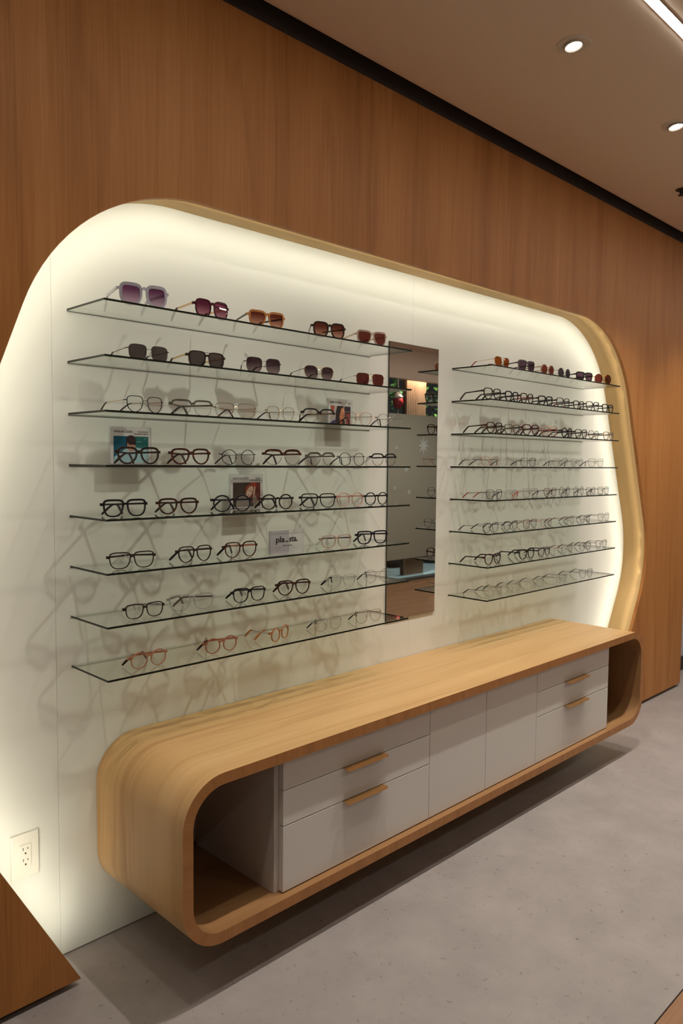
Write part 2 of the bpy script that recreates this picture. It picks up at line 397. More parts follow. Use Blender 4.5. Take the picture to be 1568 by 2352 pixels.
# ------------------------------------------------------------------ ceiling lamps
def spot(parent, loc, power, aim, size=1.58, blend=1.0, rad=.014):
    l = bpy.data.lights.new('lamp', 'SPOT'); l.energy = power; l.color = SPOT_COL; l.spot_size = size; l.spot_blend = blend; l.shadow_soft_size = rad
    o = bpy.data.objects.new('lamp', l); COL.objects.link(o); o.parent = parent
    o.location = loc; o.rotation_euler = Vector(aim).to_track_quat('-Z', 'Y').to_euler(); return o
dm = MB(); dm.lathe([(.028, .003), (.034, -.0035), (.052, -.0045), (.057, -.002), (.058, .002)], 0, 0, 40)
dl_ring = dm.mesh('trim_ring', ['fixture_white'], True)
dm = MB(); dm.lathe([(.0305, .0), (.0335, -.006), (.0285, -.0075), (.0265, .002)], 0, 0, 32); dl_gim = dm.mesh('gimbal', ['fixture_white'], True)
dm = MB(); dm.lathe([(.0262, -.0015), (.024, -.0035), (.001, -.0045)], 0, 0, 32); dl_lens = dm.mesh('lamp_lens', ['lamp_glow'], True)
names = ['above the bare end of the timber wall', 'above the socket end of the alcove', 'above the drawers nearest the socket', 'above the mirror', 'above the mid doors', 'above the far end of the cabinet', 'above the grey wall corner']
for i, x in enumerate((-1.17, -.30, .57, 1.44, 2.31, 3.18, 4.05)):
    e = empty('downlight', (x, -.79, CEIL), 'small round recessed ceiling downlight ' + names[i], 'downlight', 'recessed ceiling downlights')
    link('trim_ring', dl_ring, e)
    g = link('gimbal', dl_gim, e); g.rotation_euler = (math.radians(-9), 0, 0); g.location = (0, 0, -.003)
    l = link('lamp_lens', dl_lens, g)
    pw = {-1.17: .12, -.30: .22}.get(x, 1.0)
    spot(e, (0, 0, -.02), SPOT_POWER * pw, (0, .03, -1))
for i, x in enumerate((-1.0, 1.4, 3.8, 6.2)):  # unseen row of lamps added to light the rear of the room
    e = empty('downlight', (x, -3.0, CEIL), 'added unseen ceiling downlight over the plank floor ' + ('by the left wall', 'facing the drawers', 'past the timber wall end', 'by the shop window')[i], 'downlight', 'recessed ceiling downlights')
    link('trim_ring', dl_ring, e); g = link('gimbal', dl_gim, e); g.location = (0, 0, -.003); link('lamp_lens', dl_lens, g)
    spot(e, (0, 0, -.02), SPOT_POWER * (.35, .35, .5, 1.3)[i], (0, 0, -1), size=2.3)
sl = empty('linear_light', (2.5, -1.087, CEIL), 'long thin bright linear light running along the ceiling', 'light')
m = MB(); m.box((-4.5, -.0135, -.006), (5.5, .0135, -.001)); link('diffuser', m.mesh('diffuser', ['strip_glow']), sl)
m = MB(); m.box((-4.51, -.017, -.004), (5.51, -.0137, .0)); m.box((-4.51, .0137, -.004), (5.51, .017, .0)); link('channel', m.mesh('channel', ['fixture_white']), sl)
sl2 = empty('linear_light', (6.0, -3.2, CEIL), 'added unseen linear light on the ceiling by the shop window', 'light')  # unseen strip added to brighten the film and rear ceiling in the mirror
m = MB(); m.box((-2.5, -.0135, -.006), (2.5, .0135, -.001)); link('diffuser', m.mesh('diffuser', ['strip_glow']), sl2)
m = MB(); m.box((-2.51, -.017, -.004), (2.51, -.0137, .0)); m.box((-2.51, .0137, -.004), (2.51, .017, .0)); link('channel', m.mesh('channel', ['fixture_white']), sl2)
sp = empty('sprinkler_head', (3.09, -.511, CEIL), 'small dark sprinkler head on the ceiling', 'sprinkler')
m = MB(); m.lathe([(.030, 0), (.030, -.004), (.012, -.008), (.010, -.022), (.004, -.024)], 0, 0, 20); link('escutcheon', m.mesh('escutcheon', ['slot_dark']), sp)
m = MB(); m.lathe([(.018, -.028), (.018, -.030), (.001, -.0305)], 0, 0, 16); m.box((-.012, -.002, -.029), (-.009, .002, -.012)); m.box((.009, -.002, -.029), (.012, .002, -.012)); link('deflector', m.mesh('deflector', ['slot_dark']), sp)

# ------------------------------------------------------------------ floating cabinet
X0, X1, Z0, Z1, YC, TH = .074, 2.905, .157, .643, -.480, .033
cab = empty('floating_cabinet', (X0, 0, Z0), 'long floating maple cabinet with rounded ends and white drawer fronts', 'cabinet')
OFF = (X0, 0, Z0)
def rrect(x0, x1, z0, z1, r, n=12):
    pts = []
    for cx, cz, a0 in ((x1 - r, z1 - r, 90), (x1 - r, z0 + r, 0), (x0 + r, z0 + r, -90), (x0 + r, z1 - r, -180)):
        for i in range(n + 1):
            a = math.radians(a0 - 90 * i / n); pts.append((cx + r * math.cos(a), cz + r * math.sin(a)))
    return pts
RO = .135
po = rrect(X0, X1, Z0, Z1, RO); pi = rrect(X0 + TH, X1 - TH, Z0 + TH, Z1 - TH, RO - TH)
cmb = MB(); n = len(po); arc = 0; arcs = [0]
for i in range(n): arc += (Vector(po[(i + 1) % n]) - Vector(po[i])).length; arcs.append(arc)
def C(p, y): return (p[0] - X0, y, p[1] - Z0)
YB = -.002
for i in range(n):
    j = (i + 1) % n; a, b = arcs[i], arcs[i + 1]
    cmb.quad([C(po[i], YC), C(po[j], YC), C(po[j], YB), C(po[i], YB)], 0, [(YC, a), (YC, b), (YB, b), (YB, a)])
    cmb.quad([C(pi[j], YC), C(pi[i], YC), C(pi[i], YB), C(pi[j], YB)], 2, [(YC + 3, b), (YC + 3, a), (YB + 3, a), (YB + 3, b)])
    cmb.quad([C(po[j], YC), C(po[i], YC), C(pi[i], YC), C(pi[j], YC)], 1, [(b, .0), (a, .0), (a, TH), (b, TH)])
    cmb.quad([C(po[i], YB), C(po[j], YB), C(pi[j], YB), C(pi[i], YB)], 1, [(a, .0), (b, .0), (b, TH), (a, TH)])
me = cmb.mesh('shell', ['cabinet_veneer', 'cabinet_edge', 'cabinet_inside_shaded'])
bm = bmesh.new(); bm.from_mesh(me); bmesh.ops.remove_doubles(bm, verts=bm.verts, dist=1e-5); bm.to_mesh(me); bm.free()
for p in me.polygons: p.use_smooth = (p.material_index != 1)
me.set_sharp_from_angle(angle=math.radians(40))
tag(link('shell', me, cab), 'bent maple shell with rounded corners')
jt = MB(); yj = phit(700, 1612, 2, Z1).y * .5 + phit(875, 1560, 2, Z1).y * .5
jp = [p for p in po[2 * 13 + 13 - 1:] + po[:2]]
jo = [(p[0] - X0, p[1] - Z0) for p in jp]
def pushed(k_, d):
    a = Vector(jo[max(k_ - 1, 0)]); b = Vector(jo[min(k_ + 1, len(jo) - 1)]); t = (b - a).normalized(); return (jo[k_][0] - t.y * d, jo[k_][1] + t.x * d)
jt.sweep([[(q[0], yj + dy, q[1]) for q, dy in ((pushed(k_, .0002), -.0004), (pushed(k_, .0002), .0004), (pushed(k_, -.0004), .0004), (pushed(k_, -.0004), -.0004))] for k_ in range(len(jo))])
tag(link('veneer_joint', jt.mesh('veneer_joint', ['cabinet_edge']), cab), 'fine dark joint line in the top veneer')
YD = -.455
zin0, zin1 = Z0 + TH + .001, Z1 - TH - .001
boxobj('back_panel', (X0 + TH + .012, -.022, zin0 + .03), (X1 - TH - .012, -.004, zin1 - .03), 'white_inner', cab, off=OFF)
boxobj('carcass', (.424, YD + .0195, zin0), (2.557, -.0225, zin1), 'white_inner', cab, off=OFF)
def front(name, x0, x1, z0, z1, pull=None):
    d = boxobj(name, (x0 + .0014, YD, z0), (x1 - .0014, YD + .019, z1), 'white_lacquer', cab, bevel=.0008, off=OFF)
    if pull:
        c = (x0 + x1) / 2; m = MB()
        a, b = c - .0975, c + .0975; zt = z1 + .0006
        prof = [(YD + .004, zt), (YD + .004, zt + .0016), (YD - .0235, zt + .0016), (YD - .0235, zt - .0065), (YD - .0205, zt - .0065), (YD - .0205, zt)]
        m.sweep([[(X - X0, y, z - Z0) for y, z in prof] for X in (a, b)])
        tag(link('handle', m.mesh('handle', ['brass']), d), 'slim brass edge pull')
    return d
for x0, x1 in ((.442, 1.146), (1.885, 2.556)):
    front('drawer', x0, x1, .5115, zin1 - .002)
    front('drawer', x0, x1, .4005, .5085, True)
    front('drawer', x0, x1, zin0 + .003, .3975, True)
front('door', 1.146, 1.505, zin0 + .003, zin1 - .002); front('door', 1.505, 1.885, zin0 + .003, zin1 - .002)

# ------------------------------------------------------------------ socket on the white wall
ox, oz = -.150, .3555
o_ = empty('wall_outlet', (ox, 0, oz), 'white double power socket plate low on the white wall', 'outlet')
boxobj('cover_plate', (-.041, -.006, -.066), (.041, -.0002, .066), 'outlet_white', o_, bevel=.003)
rc = boxobj('receptacle', (-.0165, -.0085, -.0335), (.0165, -.0055, .0335), 'outlet_white', o_, bevel=.0008)
for s_ in (.0165, -.0165):
    boxobj('slot', (-.0075, -.0087, s_ + .001), (-.0055, -.0083, s_ + .0095), 'slot_dark', rc)
    boxobj('slot', (.0055, -.0087, s_ + .002), (.0075, -.0083, s_ + .0085), 'slot_dark', rc)
    m = MB(); m.sweep([[(.0028 * math.cos(a * math.pi / 6), yq, s_ - .008 + .0028 * math.sin(a * math.pi / 6)) for a in range(12)] for yq in (-.0087, -.0083)])
    link('slot', m.mesh('slot', ['slot_dark']), rc)
for s_ in (.054, -.054):
    m = MB(); m.sweep([[(.003 * math.cos(a * math.pi / 6), yq, s_ + .003 * math.sin(a * math.pi / 6)) for a in range(12)] for yq in (-.0072, -.0055)])
    link('screw', m.mesh('screw', ['outlet_white']), o_)

# ------------------------------------------------------------------ mirror
mi = empty('wall_mirror', (1.399, 0, .822), 'tall frameless mirror on the white wall between the two shelf banks', 'mirror')
m = MB(); m.box((0, -.0072, 0), (.330, -.0005, 1.186), 0, mis=[1, 1, 0, 1, 1, 1]); link('mirror_glass', m.mesh('mirror_glass', ['mirror_silver', 'mirror_edge']), mi)
# ------------------------------------------------------------------ glass shelves
SZ = [1.936 - .15 * i for i in range(8)]
BANK = [(0.0, 1.287, .2237, 'overlapping the mirror'), (1.8395, 3.0842, .2176, 'by the curved lining')]
ORD = ['first', 'second', 'third', 'fourth', 'fifth', 'sixth', 'seventh', 'eighth']
ST = .006
for (x0, x1, dp, bn) in BANK:
    for i, z in enumerate(SZ):
        m = MB(); m.box((0, -dp, -ST), (x1 - x0, -.0003, 0), 0, mis=[0, 0, 1, 1, 0, 1])
        s_ = link('glass_shelf', m.mesh('glass_shelf', ['shelf_glass', 'glass_edge']), None, (x0, 0, z + .0005))
        boxobj('shade_line', (0, -.0016, -ST - .0009), (x1 - x0, -.0003, -ST - .0001), 'shade_line_grey', s_)  # thin dark strip painting the shade line where shelf meets wall
        tag(s_, 'clear glass wall shelf, %s from the top in the bank %s' % (ORD[i], bn), 'shelf', 'glass wall shelves')

# ------------------------------------------------------------------ eyewear
plain('f_black', (.012, .011, .012), .2); plain('f_brown', (.032, .018, .013), .2); plain('f_darkgrey', (.05, .045, .042), .25)
tortoise('f_tortoise', (.016, .007, .004), (.085, .028, .012)); tortoise('f_redtort', (.022, .007, .005), (.11, .026, .013))
plain('f_burgundy', (.055, .008, .014), .2); plain('f_red', (.40, .03, .03), .3); plain('f_orange', (.75, .12, .04), .35); plain('f_navy', (.013, .011, .019), .2)
plain('f_gold', (.72, .50, .27), .22, metal=1); plain('f_silver', (.70, .68, .66), .2, metal=1); plain('f_gun', (.10, .09, .09), .3, metal=.8)
plain('f_copper', (.55, .26, .15), .3, metal=.5); plain('f_olive', (.11, .10, .075), .25); plain('f_taupe', (.14, .10, .085), .3)
glassy('f_clear', (.86, .86, .84), 1.45, body=(.75, .75, .72), bodyfac=.25)
glassy('f_pink', (.90, .72, .66), 1.45, body=(.75, .45, .38), bodyfac=.35); glassy('f_amber', (.80, .45, .20), 1.45, body=(.55, .24, .08), bodyfac=.55)
glassy('f_lilac', (.72, .72, .78), 1.45, body=(.60, .60, .66), bodyfac=.6); glassy('f_crystal', (.90, .78, .68), 1.45, body=(.72, .56, .46), bodyfac=.4)
glassy('f_peach', (.80, .40, .28), 1.45, body=(.50, .20, .12), bodyfac=.6); glassy('f_smoke', (.45, .40, .42), 1.45, body=(.16, .12, .14), bodyfac=.6)
glassy('l_purple', (.12, .035, .10), 1.5, grad=(.62, .50, .60)); glassy('l_wine', (.11, .018, .045), 1.5, grad=(.60, .30, .38))
glassy('l_brown', (.14, .028, .018), 1.5, grad=(.72, .42, .32)); glassy('l_grey', (.11, .085, .085), 1.5); glassy('l_plum', (.07, .035, .045), 1.5, grad=(.45, .34, .36))
glassy('l_rust', (.15, .032, .026), 1.5); glassy('l_orange', (.35, .085, .012), 1.5); glassy('l_slate', (.06, .05, .065), 1.5); glassy('l_violet', (.10, .055, .09), 1.5); glassy('l_red', (.24, .045, .025), 1.5)

STY = {  # n_top, n_bottom, taper, skew, lift, height ratio
 'round': (2.0, 2.0, 0, 0, 0, .92), 'panto': (3.0, 2.05, .13, .03, .06, .87), 'square': (3.6, 2.6, .13, .03, .04, .81), 'rect': (4.2, 3.6, .05, .0, .0, .66),
 'oval': (2.3, 2.3, 0, 0, 0, .78), 'aviator': (2.8, 2.2, .10, -.09, -.03, .88), 'navigator': (3.6, 2.9, .06, .02, 0, .82), 'cat': (2.9, 2.2, .15, .08, .24, .90),
 'butterfly': (3.1, 2.25, .06, .04, .12, 1.0), 'hex': (2.35, 2.2, .05, 0, .0, .90), 'wayfarer': (3.8, 2.6, .13, .05, .08, .78)}
NL = 30
def lens_outline(style, a, b):
    nt_, nb, tp, sk, lf, _ = STY[style]; out = []
    for i in range(NL):
        t = 2 * math.pi * i / NL; c, s = math.cos(t), math.sin(t); n_ = nt_ if s >= 0 else nb
        u = math.copysign(abs(c) ** (2 / n_), c); v = math.copysign(abs(s) ** (2 / n_), s)
        if style == 'hex':
            k_ = math.cos(math.pi / 6) / math.cos((t + math.pi / 6) % (math.pi / 3) - math.pi / 6); k_ = .32 * k_ + .68; u, v = c * k_ * 1.03, s * k_ * 1.06
        if v > 0 and u > 0: v += lf * u * u
        u2 = u * (1 + tp * v) - sk * v
        out.append((u2 * a, v * b))
    zmin = min(p[1] for p in out); return out, zmin
def bend(x): return .9 * x * x
CACHE = {}
def pad_mesh():
    if 'pad' in CACHE: return CACHE['pad']
    m = MB(); m.sweep([[(r * .0022 * math.cos(a * math.pi / 4), r * .0016 * math.sin(a * math.pi / 4), zz) for a in range(8)] for r, zz in ((.4, -.0065), (1, -.004), (1, .004), (.4, .0065))])
    CACHE['pad'] = m.mesh('nose_pad', ['f_clear'], True); return CACHE['pad']
def tube(m, pts, r, n=6, mi=0):
    rings = []
    for i, p in enumerate(pts):
        a = Vector(pts[max(0, i - 1)]); b = Vector(pts[min(len(pts) - 1, i + 1)]); t = (b - a).normalized()
        s_ = t.cross(Vector((0, 0, 1))) if abs(t.z) < .95 else t.cross(Vector((0, 1, 0))); s_.normalize(); q = s_.cross(t)
        rings.append([Vector(p) + s_ * r * math.cos(2 * math.pi * k_ / n) + q * r * math.sin(2 * math.pi * k_ / n) for k_ in range(n)])
    m.sweep(rings, mi=mi)
def glasses(loc, rz, W, style, frame, lens, temple, tip, rim, fold=(8, 8), brow=None, double=False, label='', cat='glasses', group='', hk=1.0):
    """origin on the shelf under the middle of the front; x right, y to the back, z up. rim = rim width in m"""
    root = empty('sunglasses' if cat == 'sunglasses' else 'eyeglasses', loc, label, cat, group, rz)
    thick = rim > .0021; ep = .005; br = .016 if not thick else .0115
    lw = (W - br - 2 * ep) / 2; a = lw / 2; b = a * STY[style][5] * hk
    ol, zmin = lens_outline(style, a, b); zc = -zmin + rim * .3
    cx = br / 2 + a; dep = .0038 if thick else .0016
    rimless = rim <= 0.0004; rr_ = max(rim, .0004)
    fm = MB()
    def P(u, v, sd, dy=0): x = sd * (cx + u); return Vector((x, bend(x) + dy, zc + v))
    for sd in (-1, 1):
        if not rimless:
            rings = []
            for i in range(NL):
                u, v = ol[i]; pu, pv = ol[i - 1]; nu, nv = ol[(i + 1) % NL]; tx, tz = nu - pu, nv - pv; l = math.hypot(tx, tz); nx, nz = tz / l, -tx / l
                k_ = rr_ * (1.0 + (.35 * max(0, v / b) if thick else 0))
                if brow: k_ = rr_ * (1 + 1.2 * max(0, v / b)) if v > .15 * b else .0013
                dd = dep if (not brow or v > .15 * b) else .0016
                rings.append([P(u, v, sd, -dd / 2), P(u, v, sd, dd / 2), P(u - nx * k_, v - nz * k_, sd, dd / 2), P(u - nx * k_, v - nz * k_, sd, -dd / 2)])
            if brow:
                up = [i for i in range(NL) if ol[i][1] > .12 * b]; lo = [i for i in range(NL) if ol[i][1] <= .2 * b]
                fm.sweep([rings[i] for i in up], mi=0)
                s0 = next(k_ for k_ in range(len(lo)) if lo[k_] - lo[k_ - 1] not in (1,)); lo = lo[s0:] + lo[:s0]
                fm.sweep([rings[i] for i in lo], mi=1)
            else: fm.sweep(rings, closed=True)
        # end piece to the hinge
        zi = .42 * b; uo = max(p[0] for p in ol if abs(p[1] - zi) < .35 * b)
        e0 = P(uo - .002, zi, sd); e1 = Vector((sd * W / 2, bend(W / 2) + .001, zc + zi)); e2 = e1 + Vector((0, .007, 0))
        hh = .0040 if thick else .0014; ww = .002 if thick else .0011
        fm.sweep([[p + Vector((sx * ww if k_ else 0, (sx * ww if not k_ else 0), sz * hh)) for sx, sz in ((-1, -1), (1, -1), (1, 1), (-1, 1))] for k_, p in enumerate((e0, e1, e2))])
    # bridge
    big = style in ('butterfly', 'cat', 'wayfarer'); zb = (.50 if big else .36 if thick else .36) * b; bh = .0042 if big else .0031
    iu = min(p[0] for p in ol if abs(p[1] - zb) < .3 * b)
    bx = cx + iu + (.0012 if thick else .0006)
    pts = [Vector((-bx + 2 * bx * i / 6, bend(bx) - .0005, zc + zb + .0035 * math.sin(math.pi * i / 6))) for i in range(7)]
    if thick: fm.sweep([[p + Vector((0, dy, dz)) for dy, dz in ((-.0018, -bh), (.0018, -bh), (.0018, bh), (-.0018, bh))] for p in pts])
    else: tube(fm, pts, .0009)
    if double:
        zt = .86 * b; it = min(p[0] for p in ol if abs(p[1] - zt) < .2 * b) * .7; bx2 = cx + it
        tube(fm, [Vector((-bx2 + 2 * bx2 * i / 4, bend(bx2 * .5), zc + zt)) for i in range(5)], .0009)
    link('frame_front', fm.mesh('frame_front', [frame, brow or frame]), root)
    for sd in (-1, 1):
        m = MB(); f_ = [P(u * .985, v * .985, sd, -.0006) for u, v in ol]; k2 = [P(u * .985, v * .985, sd, .0006) for u, v in ol]
        m.sweep([f_, k2] if sd > 0 else [k2, f_]); nf = len(m.f); m.m = [1] * (nf - 2) + [0, 0]; link('lens', m.mesh('lens', [lens, 'lens_edge']), root)
        if not thick:
            pd = link('nose_pad', pad_mesh(), root, (sd * .0085, .0075, zc + .02 * b)); pd.rotation_euler = (0, sd * .35, sd * .6)
        # temple, hinged at e2
        hx, hy, hz = sd * W / 2, bend(W / 2) + .008, zc + .42 * b
        al = math.radians(fold[0 if sd < 0 else 1]); th = (.0085 if rim > .0055 else .0054) if thick else .0018; tw = .0015 if thick else .0007
        def path(t):   # t in metres along the temple
            if t < .094: return (t, hz - .004 * t / .094)
            q = (t - .094) / .050; return (.094 + .034 * q + .006 * q * q * 0, (hz - .004) * (1 - q ** 1.25) + .0034 * q ** 1.25)
        def seg(ts, hts, wts):
            rings = []
            for t, hgt, wd in zip(ts, hts, wts):
                s_, z = path(t); s2, z2 = path(min(t + .002, .144)); 
                if t >= .143: s0_, z0_ = path(t - .002); dx, dz = s_ - s0_, z - z0_
                else: dx, dz = s2 - s_, z2 - z
                l = math.hypot(dx, dz); px_, pz_ = -dz / l, dx / l
                ring = []
                for sw, sh in ((-1, -1), (1, -1), (1, 1), (-1, 1)):
                    yy_ = s_ + px_ * sh * hgt / 2; zz_ = max(z + pz_ * sh * hgt / 2, .0006)
                    x_ = sw * wd / 2 * 2
                    # temple runs along +y, folded inwards by al
                    ring.append((x_ * math.cos(al) - sd * yy_ * math.sin(al) * 1.0, x_ * sd * math.sin(al) + yy_ * math.cos(al), zz_))
                rings.append(ring)
            mm = MB(); mm.sweep(rings); return mm
        ta = [0, .03, .06, .088]
        te = link('temple', seg(ta, [th * 1.1, th, th * .95, th], [tw] * 4).mesh('temple', [temple]), root, (hx, hy, 0))
        tb = [.086, .094, .102, .112, .122, .133, .144]
        k_ = 1.0 if thick else 1.9
        link('temple_tip', seg(tb, [th, th * k_, th * k_ * 1.05, th * k_ * 1.1, th * k_ * 1.2, th * k_ * 1.25, th * k_ * .9], [tw * 1.2 if thick else .0015] * 7).mesh('temple_tip', [tip]), te)
    return root

def place(L, R, z, W, y=-.178):
    """yaw and x so that a front of width W spans photo columns L..R"""
    lo, hi = math.radians(-38), math.radians(34); 
    def ends(th, xc):
        a = pproj((xc - W / 2 * math.cos(th), y + W / 2 * math.sin(th), z)); b = pproj((xc + W / 2 * math.cos(th), y - W / 2 * math.sin(th), z)); return a[0], b[0]
    def centre(th):
        x0, x1 = -.5, 4.5
        for _ in range(40):
            xm = (x0 + x1) / 2; a, b = ends(th, xm)
            if (a + b) < (L + R): x0 = xm
            else: x1 = xm
        return (x0 + x1) / 2
    for _ in range(30):
        th = (lo + hi) / 2; xc = centre(th); a, b = ends(th, xc)
        if b - a < R - L: lo = th
        else: hi = th
    th = (lo + hi) / 2
    return centre(th), th

O = (6, 6)         # open temples
F = (50, 58)       # half folded, crossing behind
# (L, R, style, frame, lens, temple, tip, rim mm, fold, W mm, description, extras)
LEFT = [
 [(271, 388, 'butterfly', 'f_lilac', 'l_purple', 'f_lilac', 'f_lilac', 5.2, (4, 14), 152, 'oversized translucent grey sunglasses', {}),
  (447, 526.5, 'butterfly', 'f_burgundy', 'l_wine', 'f_gold', 'f_burgundy', 2.4, O, 134, 'dark burgundy butterfly sunglasses', {}),
  (570, 655, 'cat', 'f_amber', 'l_brown', 'f_brown', 'f_smoke', 3.8, (10, 22), 142, 'amber cat-eye sunglasses', {}),
  (718, 794.5, 'butterfly', 'f_brown', 'l_brown', 'f_brown', 'f_clear', 3.6, (28, 28), 142, 'black-brown butterfly sunglasses', {'hk': .93}),
  (819, 889, 'cat', 'f_crystal', 'l_rust', 'f_crystal', 'f_crystal', 3.6, (8, 20), 142, 'pale crystal cat-eye sunglasses', {})],
 [(293, 389, 'navigator', 'f_gun', 'l_grey', 'f_brown', 'f_brown', 1.2, O, 136, 'grey-lens navigator sunglasses', {}),
  (431, 518, 'navigator', 'f_brown', 'l_grey', 'f_gold', 'f_brown', 1.9, O, 138, 'dark rimmed double-bridge sunglasses', {'double': 1}),
  (564, 647, 'butterfly', 'f_gun', 'l_plum', 'f_gun', 'f_brown', 1.0, (26, 24), 140, 'plum gradient butterfly sunglasses', {'hk': .92}),
  (698, 768, 'aviator', 'f_gold', 'l_plum', 'f_gun', 'f_brown', 1.0, (14, 14), 137, 'plum gradient aviator sunglasses', {'double': 1}),
  (817, 884, 'navigator', 'f_gold', 'l_rust', 'f_silver', 'f_brown', 1.1, O, 140, 'rust-lens square aviator sunglasses', {'double': 1})],
 [(289, 376, 'panto', 'f_black', 'lens_clear', 'f_gold', 'f_darkgrey', 1.5, (2, 40), 130, 'slim black panto glasses, gold temples', {'hk': 1.05}),
  (392, 490, 'square', 'f_olive', 'lens_clear', 'f_olive', 'f_darkgrey', 2.0, F, 140, 'grey browline glasses', {'brow': 'f_silver'}),
  (492, 589, 'square', 'f_gold', 'lens_clear', 'f_gold', 'f_burgundy', 1.0, F, 142, 'fine gold square glasses', {}),
  (612, 678, 'aviator', 'f_gold', 'lens_clear', 'f_gold', 'f_black', 1.0, F, 128, 'fine gold rounded glasses', {'hk': 1.05}),
  (695, 770, 'panto', 'f_black', 'lens_clear', 'f_gold', 'f_black', 1.7, (30, 56), 138, 'black-top browline glasses, silver rims', {'brow': 'f_silver'}),
  (788, 856, 'aviator', 'f_copper', 'lens_clear', 'f_gold', 'f_black', 1.0, F, 138, 'fine copper double-bridge glasses', {'double': 1}),
  (865, 927, 'round', 'f_silver', 'lens_clear', 'f_silver', 'f_black', 1.1, F, 136, 'fine silver round glasses', {})],
 [(267, 369, 'panto', 'f_brown', 'lens_clear', 'f_brown', 'f_brown', 3.4, F, 138, 'thick dark brown panto glasses', {}),
  (391, 484, 'panto', 'f_redtort', 'lens_clear', 'f_redtort', 'f_brown', 3.2, F, 136, 'thick red-brown tortoise panto glasses', {}),
  (507, 588, 'hex', 'f_black', 'lens_clear', 'f_gun', 'f_black', 1.4, F, 132, 'slim black angular round glasses', {}),
  (606, 693, 'panto', 'f_redtort', 'lens_clear', 'f_tortoise', 'f_brown', 2.6, F, 146, 'tortoise browline glasses', {'brow': 'f_gun'}),
  (706, 770, 'panto', 'f_olive', 'lens_clear', 'f_olive', 'f_darkgrey', 2.4, F, 130, 'olive-grey browline glasses', {'brow': 'f_gun'}),
  (778, 839, 'oval', 'f_black', 'lens_clear', 'f_black', 'f_black', 1.4, F, 132, 'slim black oval glasses', {'hk': 1.15}),
  (853, 911, 'panto', 'f_black', 'lens_clear', 'f_black', 'f_clear', 1.6, (35, 50), 132, 'slim black browline glasses', {'brow': 'f_gun'})],
 [(234, 339, 'square', 'f_black', 'lens_clear', 'f_black', 'f_black', 3.2, (52, 52), 138, 'thick black square glasses', {'hk': 1.08}),
  (362, 457, 'panto', 'f_tortoise', 'lens_clear', 'f_tortoise', 'f_brown', 3.2, F, 136, 'thick dark tortoise panto glasses', {}),
  (487, 579, 'round', 'f_navy', 'lens_clear', 'f_navy', 'f_black', 2.6, (60, 62), 140, 'dark navy round glasses', {}),
  (598, 675, 'round', 'f_brown', 'lens_clear', 'f_black', 'f_black', 2.5, (62, 60), 136, 'dark brown round glasses', {}),
  (690, 772.5, 'square', 'f_black', 'lens_clear', 'f_black', 'f_black', 1.9, F, 142, 'slim black square glasses', {'hk': 1.05}),
  (773, 836, 'round', 'f_pink', 'lens_clear', 'f_pink', 'f_clear', 1.6, F, 134, 'clear pink round glasses', {}),
  (837, 892, 'round', 'f_black', 'lens_clear', 'f_black', 'f_clear', 1.8, F, 128, 'slim black round glasses', {})],
 [(248, 357.5, 'square', 'f_brown', 'lens_clear', 'f_brown', 'f_clear', 1.9, (54, 48), 142, 'dark brown squarish glasses', {}),
  (408, 488, 'panto', 'f_brown', 'lens_clear', 'f_brown', 'f_black', 1.9, (58, 64), 130, 'dark brown rounded glasses', {'hk': 1.08}),
  (515, 592, 'panto', 'f_redtort', 'lens_clear', 'f_peach', 'f_black', 1.9, (48, 62), 132, 'red-brown glasses with peach temples', {'hk': 1.08}),
  (737, 808, 'square', 'f_crystal', 'lens_clear', 'f_smoke', 'f_clear', 2.0, F, 138, 'taupe crystal square glasses', {'double': 1}),
  (819, 891, 'wayfarer', 'f_navy', 'lens_clear', 'f_navy', 'f_navy', 2.9, F, 142, 'thick dark navy flat-top glasses', {'double': 1, 'hk': 1.1})],
 [(286, 378, 'square', 'f_brown', 'lens_clear', 'f_silver', 'f_clear', 1.7, (45, 42), 130, 'slim dark brown square glasses', {}),
  (386, 493.6, 'square', 'f_clear', 'lens_clear', 'f_taupe', 'f_taupe', 3.0, (40, 62), 150, 'large clear frosted square glasses', {}),
  (534, 611, 'square', 'f_black', 'lens_clear', 'f_black', 'f_black', 1.8, (50, 56), 132, 'slim black squarish glasses', {'hk': 1.08}),
  (636, 714, 'panto', 'f_tortoise', 'lens_clear', 'f_redtort', 'f_redtort', 2.4, (52, 62), 138, 'brown tortoise panto glasses', {'hk': 1.05}),
  (752, 818.6, 'square', 'f_clear', 'lens_clear', 'f_clear', 'f_black', 1.9, (48, 62), 136, 'clear square glasses with black tips', {'hk': 1.05}),
  (837, 897.6, 'round', 'f_silver', 'lens_clear', 'f_silver', 'f_black', .9, (48, 60), 136, 'fine silver round glasses', {})],
 [(298, 385, 'round', 'f_copper', 'lens_clear', 'f_peach', 'f_brown', 1.7, (58, 66), 130, 'brown-copper round glasses', {}),
  (469.5, 547, 'round', 'f_peach', 'lens_clear', 'f_peach', 'f_brown', 2.0, (40, 66), 130, 'peach round glasses with dark tips', {}),
  (623, 665, 'round', 'f_amber', 'lens_clear', 'f_clear', 'f_amber', 2.2, (20, 60), 126, 'amber round glasses turned aside', {}),
  (722, 786, 'square', 'f_silver', 'lens_clear', 'f_clear', 'f_black', .9, (46, 64), 134, 'fine clear squarish glasses', {'hk': 1.05}),
  (816, 877, 'square', 'f_gold', 'lens_clear', 'f_gold', 'f_black', .9, (46, 64), 136, 'fine gold squarish glasses', {'hk': 1.05})],
]
